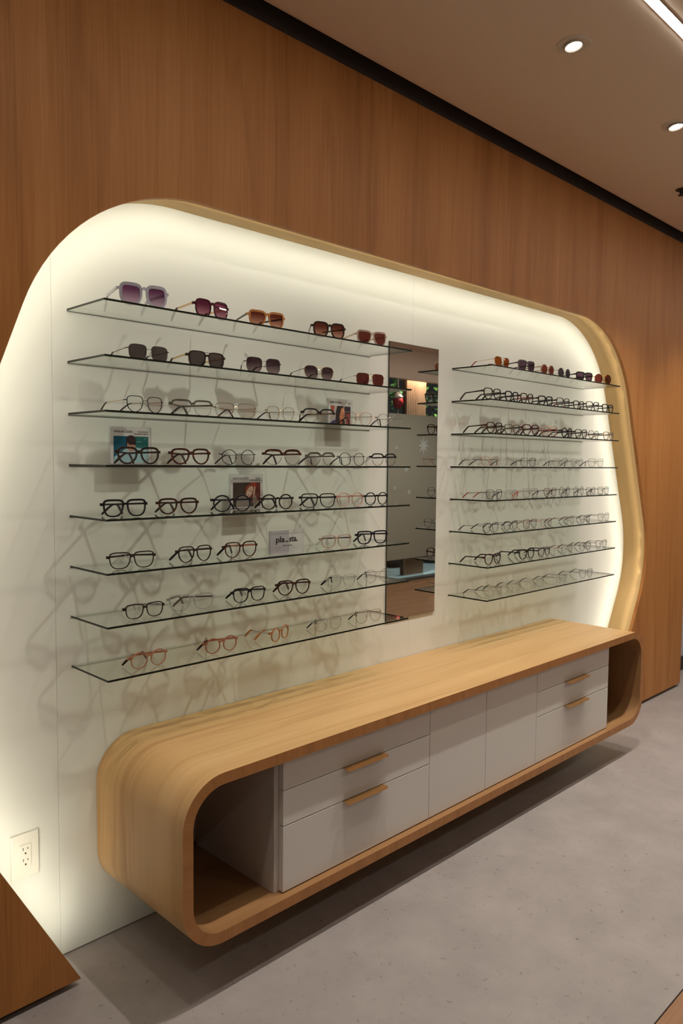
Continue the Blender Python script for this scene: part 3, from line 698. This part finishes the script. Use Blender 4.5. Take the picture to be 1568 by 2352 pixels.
RIGHT = [
 [(1136, 1171, 'aviator', 'f_gold', 'l_orange', 'f_gold', 'f_red', 1.1, O, 134, 'orange-lens gold aviator sunglasses', {'double': 1}),
  (1190, 1229, 'wayfarer', 'f_smoke', 'l_violet', 'f_smoke', 'f_smoke', 3.2, O, 142, 'smoky violet square sunglasses', {'hk': 1.1}),
  (1242, 1273.5, 'round', 'f_crystal', 'l_red', 'f_crystal', 'f_crystal', 2.2, O, 132, 'red-lens pale round sunglasses', {}),
  (1281, 1311, 'round', 'f_silver', 'l_slate', 'f_gun', 'f_gun', 1.0, O, 132, 'slate-lens round sunglasses', {}),
  (1323, 1362, 'wayfarer', 'f_black', 'l_violet', 'f_black', 'f_black', 3.0, O, 144, 'black square sunglasses', {}),
  (1365, 1405.5, 'hex', 'f_gold', 'l_rust', 'f_gold', 'f_gold', .9, O, 146, 'brown-lens angular sunglasses', {'double': 1})],
 [(1111, 1152, 'panto', 'f_brown', 'lens_clear', 'f_brown', 'f_brown', 2.1, O, 140, 'dark brown rounded glasses', {}),
  (1160, 1192, 'panto', 'f_black', 'lens_clear', 'f_black', 'f_black', 2.8, O, 132, 'thick black rounded glasses', {}),
  (1195.6, 1226, 'panto', 'f_tortoise', 'lens_clear', 'f_red', 'f_brown', 2.2, O, 132, 'tortoise glasses with red temples', {}),
  (1236, 1270.6, 'square', 'f_black', 'lens_clear', 'f_black', 'f_black', 3.0, O, 138, 'thick black square glasses', {}),
  (1278, 1309.5, 'panto', 'f_gun', 'lens_clear', 'f_black', 'f_black', 1.6, O, 134, 'slim black glasses', {}),
  (1317, 1342, 'square', 'f_brown', 'lens_clear', 'f_brown', 'f_red', 2.0, O, 130, 'dark brown square glasses', {}),
  (1346, 1377, 'panto', 'f_darkgrey', 'lens_clear', 'f_darkgrey', 'f_darkgrey', 1.6, O, 136, 'slim grey panto glasses', {}),
  (1383, 1409, 'square', 'f_black', 'lens_clear', 'f_black', 'f_silver', 2.6, O, 134, 'black square glasses', {})],
 [(1118, 1155, 'panto', 'f_tortoise', 'lens_clear', 'f_tortoise', 'f_brown', 2.1, (8, 14), 136, 'dark tortoise panto glasses', {}),
  (1159, 1195, 'square', 'f_olive', 'lens_clear', 'f_olive', 'f_darkgrey', 1.6, O, 136, 'slim olive-grey glasses', {}),
  (1200, 1239, 'panto', 'f_burgundy', 'lens_clear', 'f_burgundy', 'f_burgundy', 2.3, O, 142, 'burgundy panto glasses', {}),
  (1242, 1281, 'panto', 'f_pink', 'lens_clear', 'f_red', 'f_brown', 1.9, O, 142, 'clear pink glasses', {}),
  (1290, 1315, 'round', 'f_black', 'lens_clear', 'f_black', 'f_black', 2.1, O, 128, 'black round glasses', {}),
  (1321, 1349, 'panto', 'f_darkgrey', 'lens_clear', 'f_brown', 'f_brown', 1.6, O, 132, 'slim grey-brown glasses', {}),
  (1352, 1376, 'panto', 'f_brown', 'lens_clear', 'f_brown', 'f_brown', 1.5, O, 130, 'slim dark brown glasses', {}),
  (1386, 1410, 'square', 'f_crystal', 'lens_clear', 'f_brown', 'f_crystal', 1.8, O, 132, 'pale brown square glasses', {})],
 [(1106, 1146, 'panto', 'f_copper', 'lens_clear', 'f_tortoise', 'f_black', 1.2, (8, 40), 138, 'fine copper glasses, speckled temples', {'hk': .92}),
  (1149, 1189, 'square', 'f_clear', 'lens_clear', 'f_clear', 'f_black', 1.5, F, 138, 'clear square glasses with black tips', {'hk': .95}),
  (1196, 1232, 'rect', 'f_gun', 'lens_clear', 'f_black', 'f_black', 1.3, F, 136, 'slim dark rectangular glasses', {'hk': 1.15}),
  (1270, 1305, 'panto', 'f_silver', 'lens_clear', 'f_gun', 'f_black', 1.1, F, 136, 'fine silver panto glasses', {'hk': .92}),
  (1312, 1340, 'square', 'f_clear', 'lens_clear', 'f_silver', 'f_brown', 1.2, F, 132, 'fine clear square glasses', {}),
  (1351, 1387, 'square', 'f_silver', 'lens_clear', 'f_brown', 'f_black', 1.1, F, 138, 'fine silver square glasses', {})],
 [(1117, 1155, 'panto', 'f_gun', 'lens_clear', 'f_brown', 'f_red', 1.4, (6, 30), 138, 'slim dark glasses with red tips', {'hk': .92}),
  (1160, 1189, 'square', 'f_clear', 'lens_clear', 'f_clear', 'f_black', 1.3, F, 130, 'fine clear glasses', {}),
  (1200, 1236, 'square', 'f_silver', 'lens_clear', 'f_copper', 'f_orange', 1.0, F, 138, 'fine silver glasses orange tips', {}),
  (1249, 1279, 'panto', 'f_burgundy', 'lens_clear', 'f_red', 'f_burgundy', 1.3, F, 132, 'slim burgundy panto glasses', {'hk': .95}),
  (1284, 1310, 'round', 'f_gun', 'lens_clear', 'f_black', 'f_black', 1.1, F, 130, 'slim grey round glasses', {}),
  (1317, 1342, 'round', 'f_silver', 'lens_clear', 'f_black', 'f_black', 1.1, F, 130, 'fine silver round glasses', {}),
  (1346, 1368, 'square', 'f_gun', 'lens_clear', 'f_black', 'f_black', 1.2, F, 126, 'slim gunmetal square glasses', {}),
  (1373, 1399, 'rect', 'f_black', 'lens_clear', 'f_black', 'f_brown', 1.3, F, 132, 'slim black rectangular glasses', {'hk': 1.15})],
 [(1110, 1146, 'square', 'f_gun', 'lens_clear', 'f_gun', 'f_black', 1.1, (4, 10), 136, 'slim gunmetal square glasses', {}),
  (1157, 1190, 'panto', 'f_darkgrey', 'lens_clear', 'f_black', 'f_black', 1.4, (16, 20), 136, 'slim dark grey panto glasses', {'hk': .92}),
  (1202, 1234, 'square', 'f_burgundy', 'lens_clear', 'f_burgundy', 'f_burgundy', 1.4, (12, 20), 136, 'slim burgundy square glasses', {}),
  (1242, 1268, 'square', 'f_pink', 'lens_clear', 'f_red', 'f_pink', 1.2, O, 128, 'fine pink square glasses', {}),
  (1293, 1320, 'square', 'f_silver', 'lens_clear', 'f_red', 'f_black', 1.0, (20, 24), 132, 'fine silver glasses with red temples', {}),
  (1332, 1356, 'square', 'f_gun', 'lens_clear', 'f_black', 'f_black', 1.2, (14, 18), 130, 'slim black-temple square glasses', {}),
  (1373, 1400, 'square', 'f_silver', 'lens_clear', 'f_gun', 'f_gun', 1.0, O, 134, 'fine silver square glasses', {})],
 [(1113, 1151.5, 'panto', 'f_burgundy', 'lens_clear', 'f_brown', 'f_brown', 2.0, (3, 8), 138, 'dark red panto glasses', {}),
  (1192, 1228.6, 'panto', 'f_black', 'lens_clear', 'f_black', 'f_black', 2.3, (3, 16), 138, 'black panto glasses', {}),
  (1236, 1264, 'panto', 'f_smoke', 'lens_clear', 'f_darkgrey', 'f_darkgrey', 1.6, O, 132, 'smoky clear panto glasses', {}),
  (1290, 1316, 'square', 'f_silver', 'lens_clear', 'f_red', 'f_burgundy', 1.1, O, 132, 'fine silver glasses with red temples', {}),
  (1331, 1358, 'square', 'f_gun', 'lens_clear', 'f_black', 'f_black', 1.1, O, 134, 'slim gunmetal square glasses', {}),
  (1368, 1394.6, 'square', 'f_darkgrey', 'lens_clear', 'f_gun', 'f_gun', 1.1, O, 134, 'slim grey square glasses', {})],
 [(1122, 1154.5, 'square', 'f_pink', 'lens_clear', 'f_black', 'f_black', 0, (3, 8), 134, 'rimless glasses with black temples', {}),
  (1163, 1198, 'square', 'f_silver', 'lens_clear', 'f_silver', 'f_black', 0, O, 138, 'rimless glasses with silver temples', {}),
  (1217.5, 1250, 'square', 'f_silver', 'lens_clear', 'f_silver', 'f_gun', 0, O, 138, 'rimless silver square glasses', {}),
  (1278, 1304, 'square', 'f_clear', 'lens_clear', 'f_gun', 'f_gun', 0, O, 132, 'rimless glasses with grey temples', {}),
  (1331, 1362, 'square', 'f_gun', 'lens_clear', 'f_gun', 'f_gun', .9, O, 138, 'fine grey square glasses', {})],
]
for bank, rows, bn in ((0, LEFT, 'bank overlapping mirror'), (1, RIGHT, 'bank by curved lining')):
    for ri, rowg in enumerate(rows):
        nn = len(rowg)
        for gi, (L, R, sty, fr, le, te, ti, rim, fold, W, desc, ex) in enumerate(rowg):
            xc, th = place(L, R, SZ[ri] + .03, W / 1000)
            k_ = (nn - gi) if bank == 0 else (gi + 1)
            lab = '%s, %s from mirror, %s shelf down, %s' % (desc, ORD[k_ - 1], ORD[ri], bn)
            cat = 'sunglasses' if le.startswith('l_') else 'glasses'
            rmm = rim * (1.35 if rim > 1.3 else 1.25) / 1000
            glasses((xc, -.178, SZ[ri] + .0009), -th, W / 1000, sty, fr, le, te, ti, rmm if rim else .0003, fold, label=lab, cat=cat,
                    group='spectacles on the glass shelves' if cat == 'glasses' else 'sunglasses on the top shelves', **ex)

# ------------------------------------------------------------------ display cards
plain('print_black', (.015, .014, .014), .6); plain('card_white', (.62, .60, .58), .45)
def colmat(c):
    n_ = 'print_%d_%d_%d' % tuple(int(v * 255) for v in c)
    return n_ if n_ in MATS else (plain(n_, c, .5) and n_)
def card(x0, x1, z, top, y, label, patches, title, small):
    wd = x1 - x0; hg = top - z
    e = empty('display_card', ((x0 + x1) / 2, y, z), label, 'card', 'printed cards on the shelves')
    boxobj('acrylic_holder', (-wd / 2 - .003, .0, 0), (wd / 2 + .003, .006, hg + .003), 'acrylic', e)
    sh = boxobj('card_sheet', (-wd / 2, -.0012, .002), (wd / 2, -.0002, hg), 'card_white', e)
    mats = []; m = MB(); pw = wd * .86; ph = hg * .72; ox_, oz_ = -pw / 2, hg * .045
    for q, (c, poly) in enumerate(patches):
        cm_ = colmat(c)
        if cm_ not in mats: mats.append(cm_)
        yy_ = -.0014 - .00006 * q
        m.quad([(ox_ + u * pw, yy_, oz_ + v * ph) for u, v in poly], mats.index(cm_))
    me = bpy.data.meshes.new('printed_photo'); me.from_pydata(m.v, [], m.f)
    for c in mats: me.materials.append(MATS[c])
    me.polygons.foreach_set('material_index', m.m); link('printed_photo', me, sh)
    t = text_mesh('title_print', title, hg * .085, 'print_black'); link('title_print', t, sh, (-wd * .43, -.0014, hg * .86))
    for q, s_ in enumerate(small):
        t = text_mesh('caption_print', s_, hg * .05, 'print_black'); wmax = max(v.co.x for v in t.vertices)
        link('caption_print', t, sh, (wd * .43 - wmax, -.0014, hg * (.875 - .06 * q)))
def ell(cx_, cy_, rx, ry, rot=0, n=14):
    return [(cx_ + rx * math.cos(2 * math.pi * i / n) * math.cos(rot) - ry * math.sin(2 * math.pi * i / n) * math.sin(rot), cy_ + rx * math.cos(2 * math.pi * i / n) * math.sin(rot) + ry * math.sin(2 * math.pi * i / n) * math.cos(rot)) for i in range(n)]
RC = lambda a, b, c, d: [(a, b), (c, b), (c, d), (a, d)]
def span(L, R, pyt, y):
    a = phit(L, pyt, 1, y); b = phit(R, pyt, 1, y); return a.x, b.x
yk = -.045
a, b = span(253, 346, 985, yk)
card(a, b, SZ[3] + .0009, SZ[3] + .113, yk, 'printed card with teal photograph of a dark-haired person, behind dark panto glasses',
  [((.0, .085, .15), RC(0, 0, 1, 1)), ((.01, .13, .12), RC(.55, 0, 1, 1)), ((.35, .55, .60), [(0, 0), (1, 0), (.98, .5), (.66, .58), (.36, .55), (.02, .22)]), ((.45, .02, .03), [(.1, .1), (.22, .18), (.2, .3), (.12, .22)]),
   ((.50, .27, .18), ell(.5, .62, .12, .2)), ((.03, .012, .01), ell(.49, .86, .145, .18)), ((.03, .012, .01), RC(.36, .68, .63, .86)), ((.5, .27, .18), RC(.385, .66, .42, .74)), ((.30, .08, .06), RC(.44, .58, .56, .615)),
   ((.35, .55, .5), [(.66, .78), (.80, .80), (.80, .815), (.66, .80)]), ((.35, .55, .5), [(.88, .88), (.93, .97), (.935, .96), (.89, .87)])],
  'NINE ACCORD', ['More FLEX B01', 'COLOR BK/1 SIZE 50'])
a, b = span(754, 808, 918, yk)
card(a, b, SZ[2] + .0009, SZ[2] + .105, yk, 'printed card with photograph of a person in profile before red shapes, behind black-top glasses',
  [((.42, .36, .33), RC(0, 0, 1, 1)), ((.38, .07, .03), [(.02, 1), (.2, 1), (.16, .6), (.08, .62)]), ((.03, .02, .03), RC(.70, .35, 1, 1)), ((.30, .05, .04), [(.78, .0), (1, 0), (.98, .65), (.78, .6)]),
   ((.02, .013, .012), [(.25, 0), (.72, 0), (.70, .85), (.62, 1), (.34, 1), (.27, .7)]), ((.05, .03, .11), [(0, 0), (.28, 0), (.28, .3), (.1, .22), (0, .12)]), ((.55, .20, .09), [(.44, .42), (.52, .3), (.62, .34), (.68, .42), (.72, .52), (.7, .62), (.70, .8), (.62, .96), (.52, .86), (.48, .6)]),
   ((.70, .40, .25), [(.60, .7), (.69, .7), (.68, .84), (.62, .94)]), ((.42, .12, .07), [(.44, .04), (.60, .04), (.58, .3), (.46, .36)])],
  'NINE ACCORD', ['CORE', 'COL 5'])
a, b = span(529, 602, 1092, yk)
card(a, b, SZ[4] + .0009, SZ[4] + .118, yk, 'printed card with photograph of a red-haired person leaning on a hand, behind round glasses',
  [((.045, .030, .022), RC(0, 0, 1, 1)), ((.16, .035, .02), [(.55, .2), (1, .2), (1, 1), (.62, 1)]), ((.38, .05, .025), ell(.73, .9, .13, .1)), ((.20, .17, .14), [(.1, 0), (.62, 0), (.5, .5), (.3, .52), (.14, .3)]),
   ((.22, .035, .02), ell(.6, .72, .17, .22, -.4)), ((.60, .40, .30), ell(.60, .62, .11, .25, -.35)), ((.20, .07, .06), RC(.54, .46, .60, .49)), ((.15, .06, .05), [(.56, .66), (.72, .60), (.72, .62), (.56, .68)]),
   ((.26, .19, .15), [(.72, 0), (.98, .06), (.8, .5), (.72, .5)]), ((.60, .40, .30), [(.73, .5), (.78, .5), (.82, .8), (.77, .84)])],
  'NINE ACCORD', ['Aria 3BF', 'COLOR 2/S SIZE 49'])
# acrylic name block
ys = -.196
a, b = span(621, 698, 1245, ys)
e = empty('name_block', ((a + b) / 2, ys, SZ[5] + .0009), 'small clear acrylic name block with black lettering on a glass shelf', 'sign')
hgt = .081; wd = b - a
boxobj('acrylic_block', (-wd / 2, 0, 0), (wd / 2, .010, hgt), 'acrylic', e, bevel=.0006)
glassy('acrylic_tint', (.86, .85, .87), 1.4, body=(.5, .48, .5), bodyfac=.45)
boxobj('tinted_half', (-wd / 2 + .001, .0104, .001), (wd * .10, .0112, hgt - .001), 'acrylic_tint', e)
for s_, u0, u1 in (('pla', .155, .415), ('sta.', .545, .80)):
    t = text_mesh('lettering', s_, .0285, 'print_black', offset=.0007); wn = min(v.co.x for v in t.vertices); wm = max(v.co.x for v in t.vertices); sx = wd * (u1 - u0) / (wm - wn)
    for v in t.vertices: v.co.x = (v.co.x - wn) * sx
    link('lettering', t, e, (-wd / 2 + wd * u0, -.0004, hgt * .51))
boxobj('lettering', (-wd / 2 + wd * .445, -.0006, hgt * .505), (-wd / 2 + wd * .515, -.0001, hgt * .545), 'print_black', e)
t = text_mesh('small_lettering', 'plastic  standard', .0065, 'print_black'); wm = max(v.co.x for v in t.vertices)
link('small_lettering', t, e, (-wm / 2, -.0004, hgt * .34))

# ------------------------------------------------------------------ the shop front that the mirror shows
plain('film', (.36, .355, .285), .55); plain('flake_white', (.55, .60, .58), .6); plain('alu', (.10, .09, .085), .4)
plain('leaf_a', (.05, .13, .04), .5); plain('leaf_b', (.14, .30, .06), .5); plain('pot_dark', (.03, .025, .025), .5); plain('red_gloss', (.42, .02, .025), .35); plain('pearl', (.8, .78, .74), .4)
plain('pale_floor', (.38, .55, .62), .5); plain('slat_wood', (.46, .28, .17), .5); plain('slat_back', (.06, .04, .03), .8); plain('dark_outside', (.02, .018, .02), .9)
glassy('window_glass', (.93, .95, .94), 1.45)
wf = tag(boxobj('wall_front', (XL0, YF - .10, 2.56), (XR0, YF, CEIL), 'ceiling_paint'), kind='structure')
tag(boxobj('wall_front_solid', (XL0, YF - .10, 0), (4.2, YF, 2.559), 'grey_wall'), kind='structure')
win = tag(boxobj('window_1', (4.21, YF - .06, .0), (XR0, YF - .048, 2.559), 'window_glass'), kind='structure')
boxobj('window_frame', (4.21, YF - .08, 0), (4.26, YF - .02, 2.558), 'alu', win); boxobj('window_frame', (8.0, YF - .08, 0), (8.05, YF - .02, 2.558), 'alu', win)
fb = boxobj('frosted_film', (4.27, YF - .047, .26), (7.99, YF - .043, 2.12), 'film', win)
def flake(cx_, cz_, r):
    pts = []
    for i in range(16):
        rr2 = r if i % 2 == 0 else r * .38; pts.append((cx_ + rr2 * math.cos(i * math.pi / 8), cz_ + rr2 * math.sin(i * math.pi / 8)))
    polyfill(pts, YF - .0425, YF - .040, 'snowflake_decal', 'flake_white', fb)
for cx_, cz_, r in ((6.84, 1.727, .12), (6.30, 1.69, .03), (6.50, 1.42, .05), (6.28, 1.18, .03), (6.56, 1.12, .045), (7.35, 1.1, .1)): flake(cx_, cz_, r)
tag(boxobj('floor_outside', (XL0, YF - 2.6, -.03), (XR0, YF - .11, .0), 'pale_floor'), kind='structure')
tag(boxobj('ceiling_outside', (XL0, YF - 2.6, 3.0), (XR0, YF - .101, 3.03), 'ceiling_paint'), kind='structure')
tag(boxobj('wall_outside', (XL0, YF - 2.65, 0), (XR0, YF - 2.6, 3.0), 'dark_outside'), kind='structure')
for i, x in enumerate((4.95, 6.70, 8.15)):
    pl = empty('slatted_column', (x, YF - .55, 0), 'timber slatted column outside the shop window, ' + ('nearest the solid wall', 'seen in the mirror', 'beside the far window frame')[i], 'column', 'slatted columns')
    boxobj('core', (0, .25, 0), (.40, .30, 2.95), 'slat_back', pl)
    sm = MB(); sm.box((0, 0, 0), (.024, .028, 2.95)); sme = sm.mesh('slat', ['slat_wood'])
    for k_ in range(11): link('slat', sme, pl, (.006 + k_ * .0365, .3005, 0))
def shrub(x, y, hgt, name, label, seed, mats=('leaf_a', 'leaf_b')):
    rnd = random.Random(seed)
    e = empty('potted_plant', (x, y, 0), label, 'plant', 'plants outside the window')
    m = MB(); m.lathe([(.12, 0), (.17, .30), (.175, .31), (.15, .31), (.14, .26), (.001, .26)], 0, 0, 20); link('pot', m.mesh('pot', ['pot_dark']), e)
    m = MB(); tube(m, [(0, 0, .25), (.02, .01, hgt * .5), (0, 0, hgt * .92)], .018); link('stem', m.mesh('stem', ['pot_dark']), e)
    m = MB()
    for _ in range(300):
        z = .4 + (hgt - .4) * rnd.random(); r = .20 * (1 - .35 * abs(2 * (z / hgt) - 1)) * rnd.random() ** .5; a_ = rnd.random() * 6.283
        c = Vector((r * math.cos(a_), r * math.sin(a_), z)); d = Vector((math.cos(a_), math.sin(a_), rnd.uniform(-.6, .5))).normalized(); s_ = d.cross(Vector((0, 0, 1))).normalized()
        l = rnd.uniform(.08, .13); b_ = l * .28; up_ = Vector((0, 0, -.02))
        m.quad([c, c + d * l * .5 + s_ * b_, c + d * l + up_, c + d * l * .5 - s_ * b_], rnd.choice((0, 0, 1)))
    fo = link('foliage', m.mesh('foliage', list(mats)), e); fo['kind'] = 'stuff'
shrub(phit(910, 900, 1, 5.12).x, YF - .92, 2.75, 'p', 'tall leafy potted plant left of the slatted column outside the window', 1)
shrub(phit(990, 900, 1, 5.05).x, YF - .85, 2.8, 'p', 'tall leafy potted plant past the slatted column outside the window', 2)
shrub(5.6, YF - 1.35, 2.6, 'p', 'leafy potted plant between two slatted columns outside the window', 3)
orn = empty('hanging_ornament', (phit(912, 905, 1, 4.5).x, YF - .30, 2.20), 'red hanging ornament with a white top among the plants', 'ornament')
m = MB(); m.lathe([(.005, 0), (.05, .03), (.075, .09), (.06, .15), (.005, .17)], 0, 0, 16); link('ball', m.mesh('ball', ['red_gloss'], True), orn)
m = MB(); m.lathe([(.062, .145), (.066, .165), (.04, .21), (.004, .225)], 0, 0, 16); link('cap', m.mesh('cap', ['pearl'], True), orn)
m = MB(); tube(m, [(0, 0, .22), (0, 0, .80)], .003); link('cord', m.mesh('cord', ['pearl']), orn)
for x, y, p, lab in ((6.9, YF - .17, 150, 'above the slatted column'), (7.35, YF - .45, 130, 'above the potted plants')):  # unseen lamps added to brighten the column and plants in the mirror
    ol_ = empty('downlight', (x, y, 2.985), 'added unseen lamp outside the shop window ' + lab, 'lamp', 'recessed ceiling downlights')
    link('trim_ring', dl_ring, ol_); g = link('gimbal', dl_gim, ol_); link('lamp_lens', dl_lens, g); spot(ol_, (0, 0, -.03), p, (0, .0, -1), size=2.6)
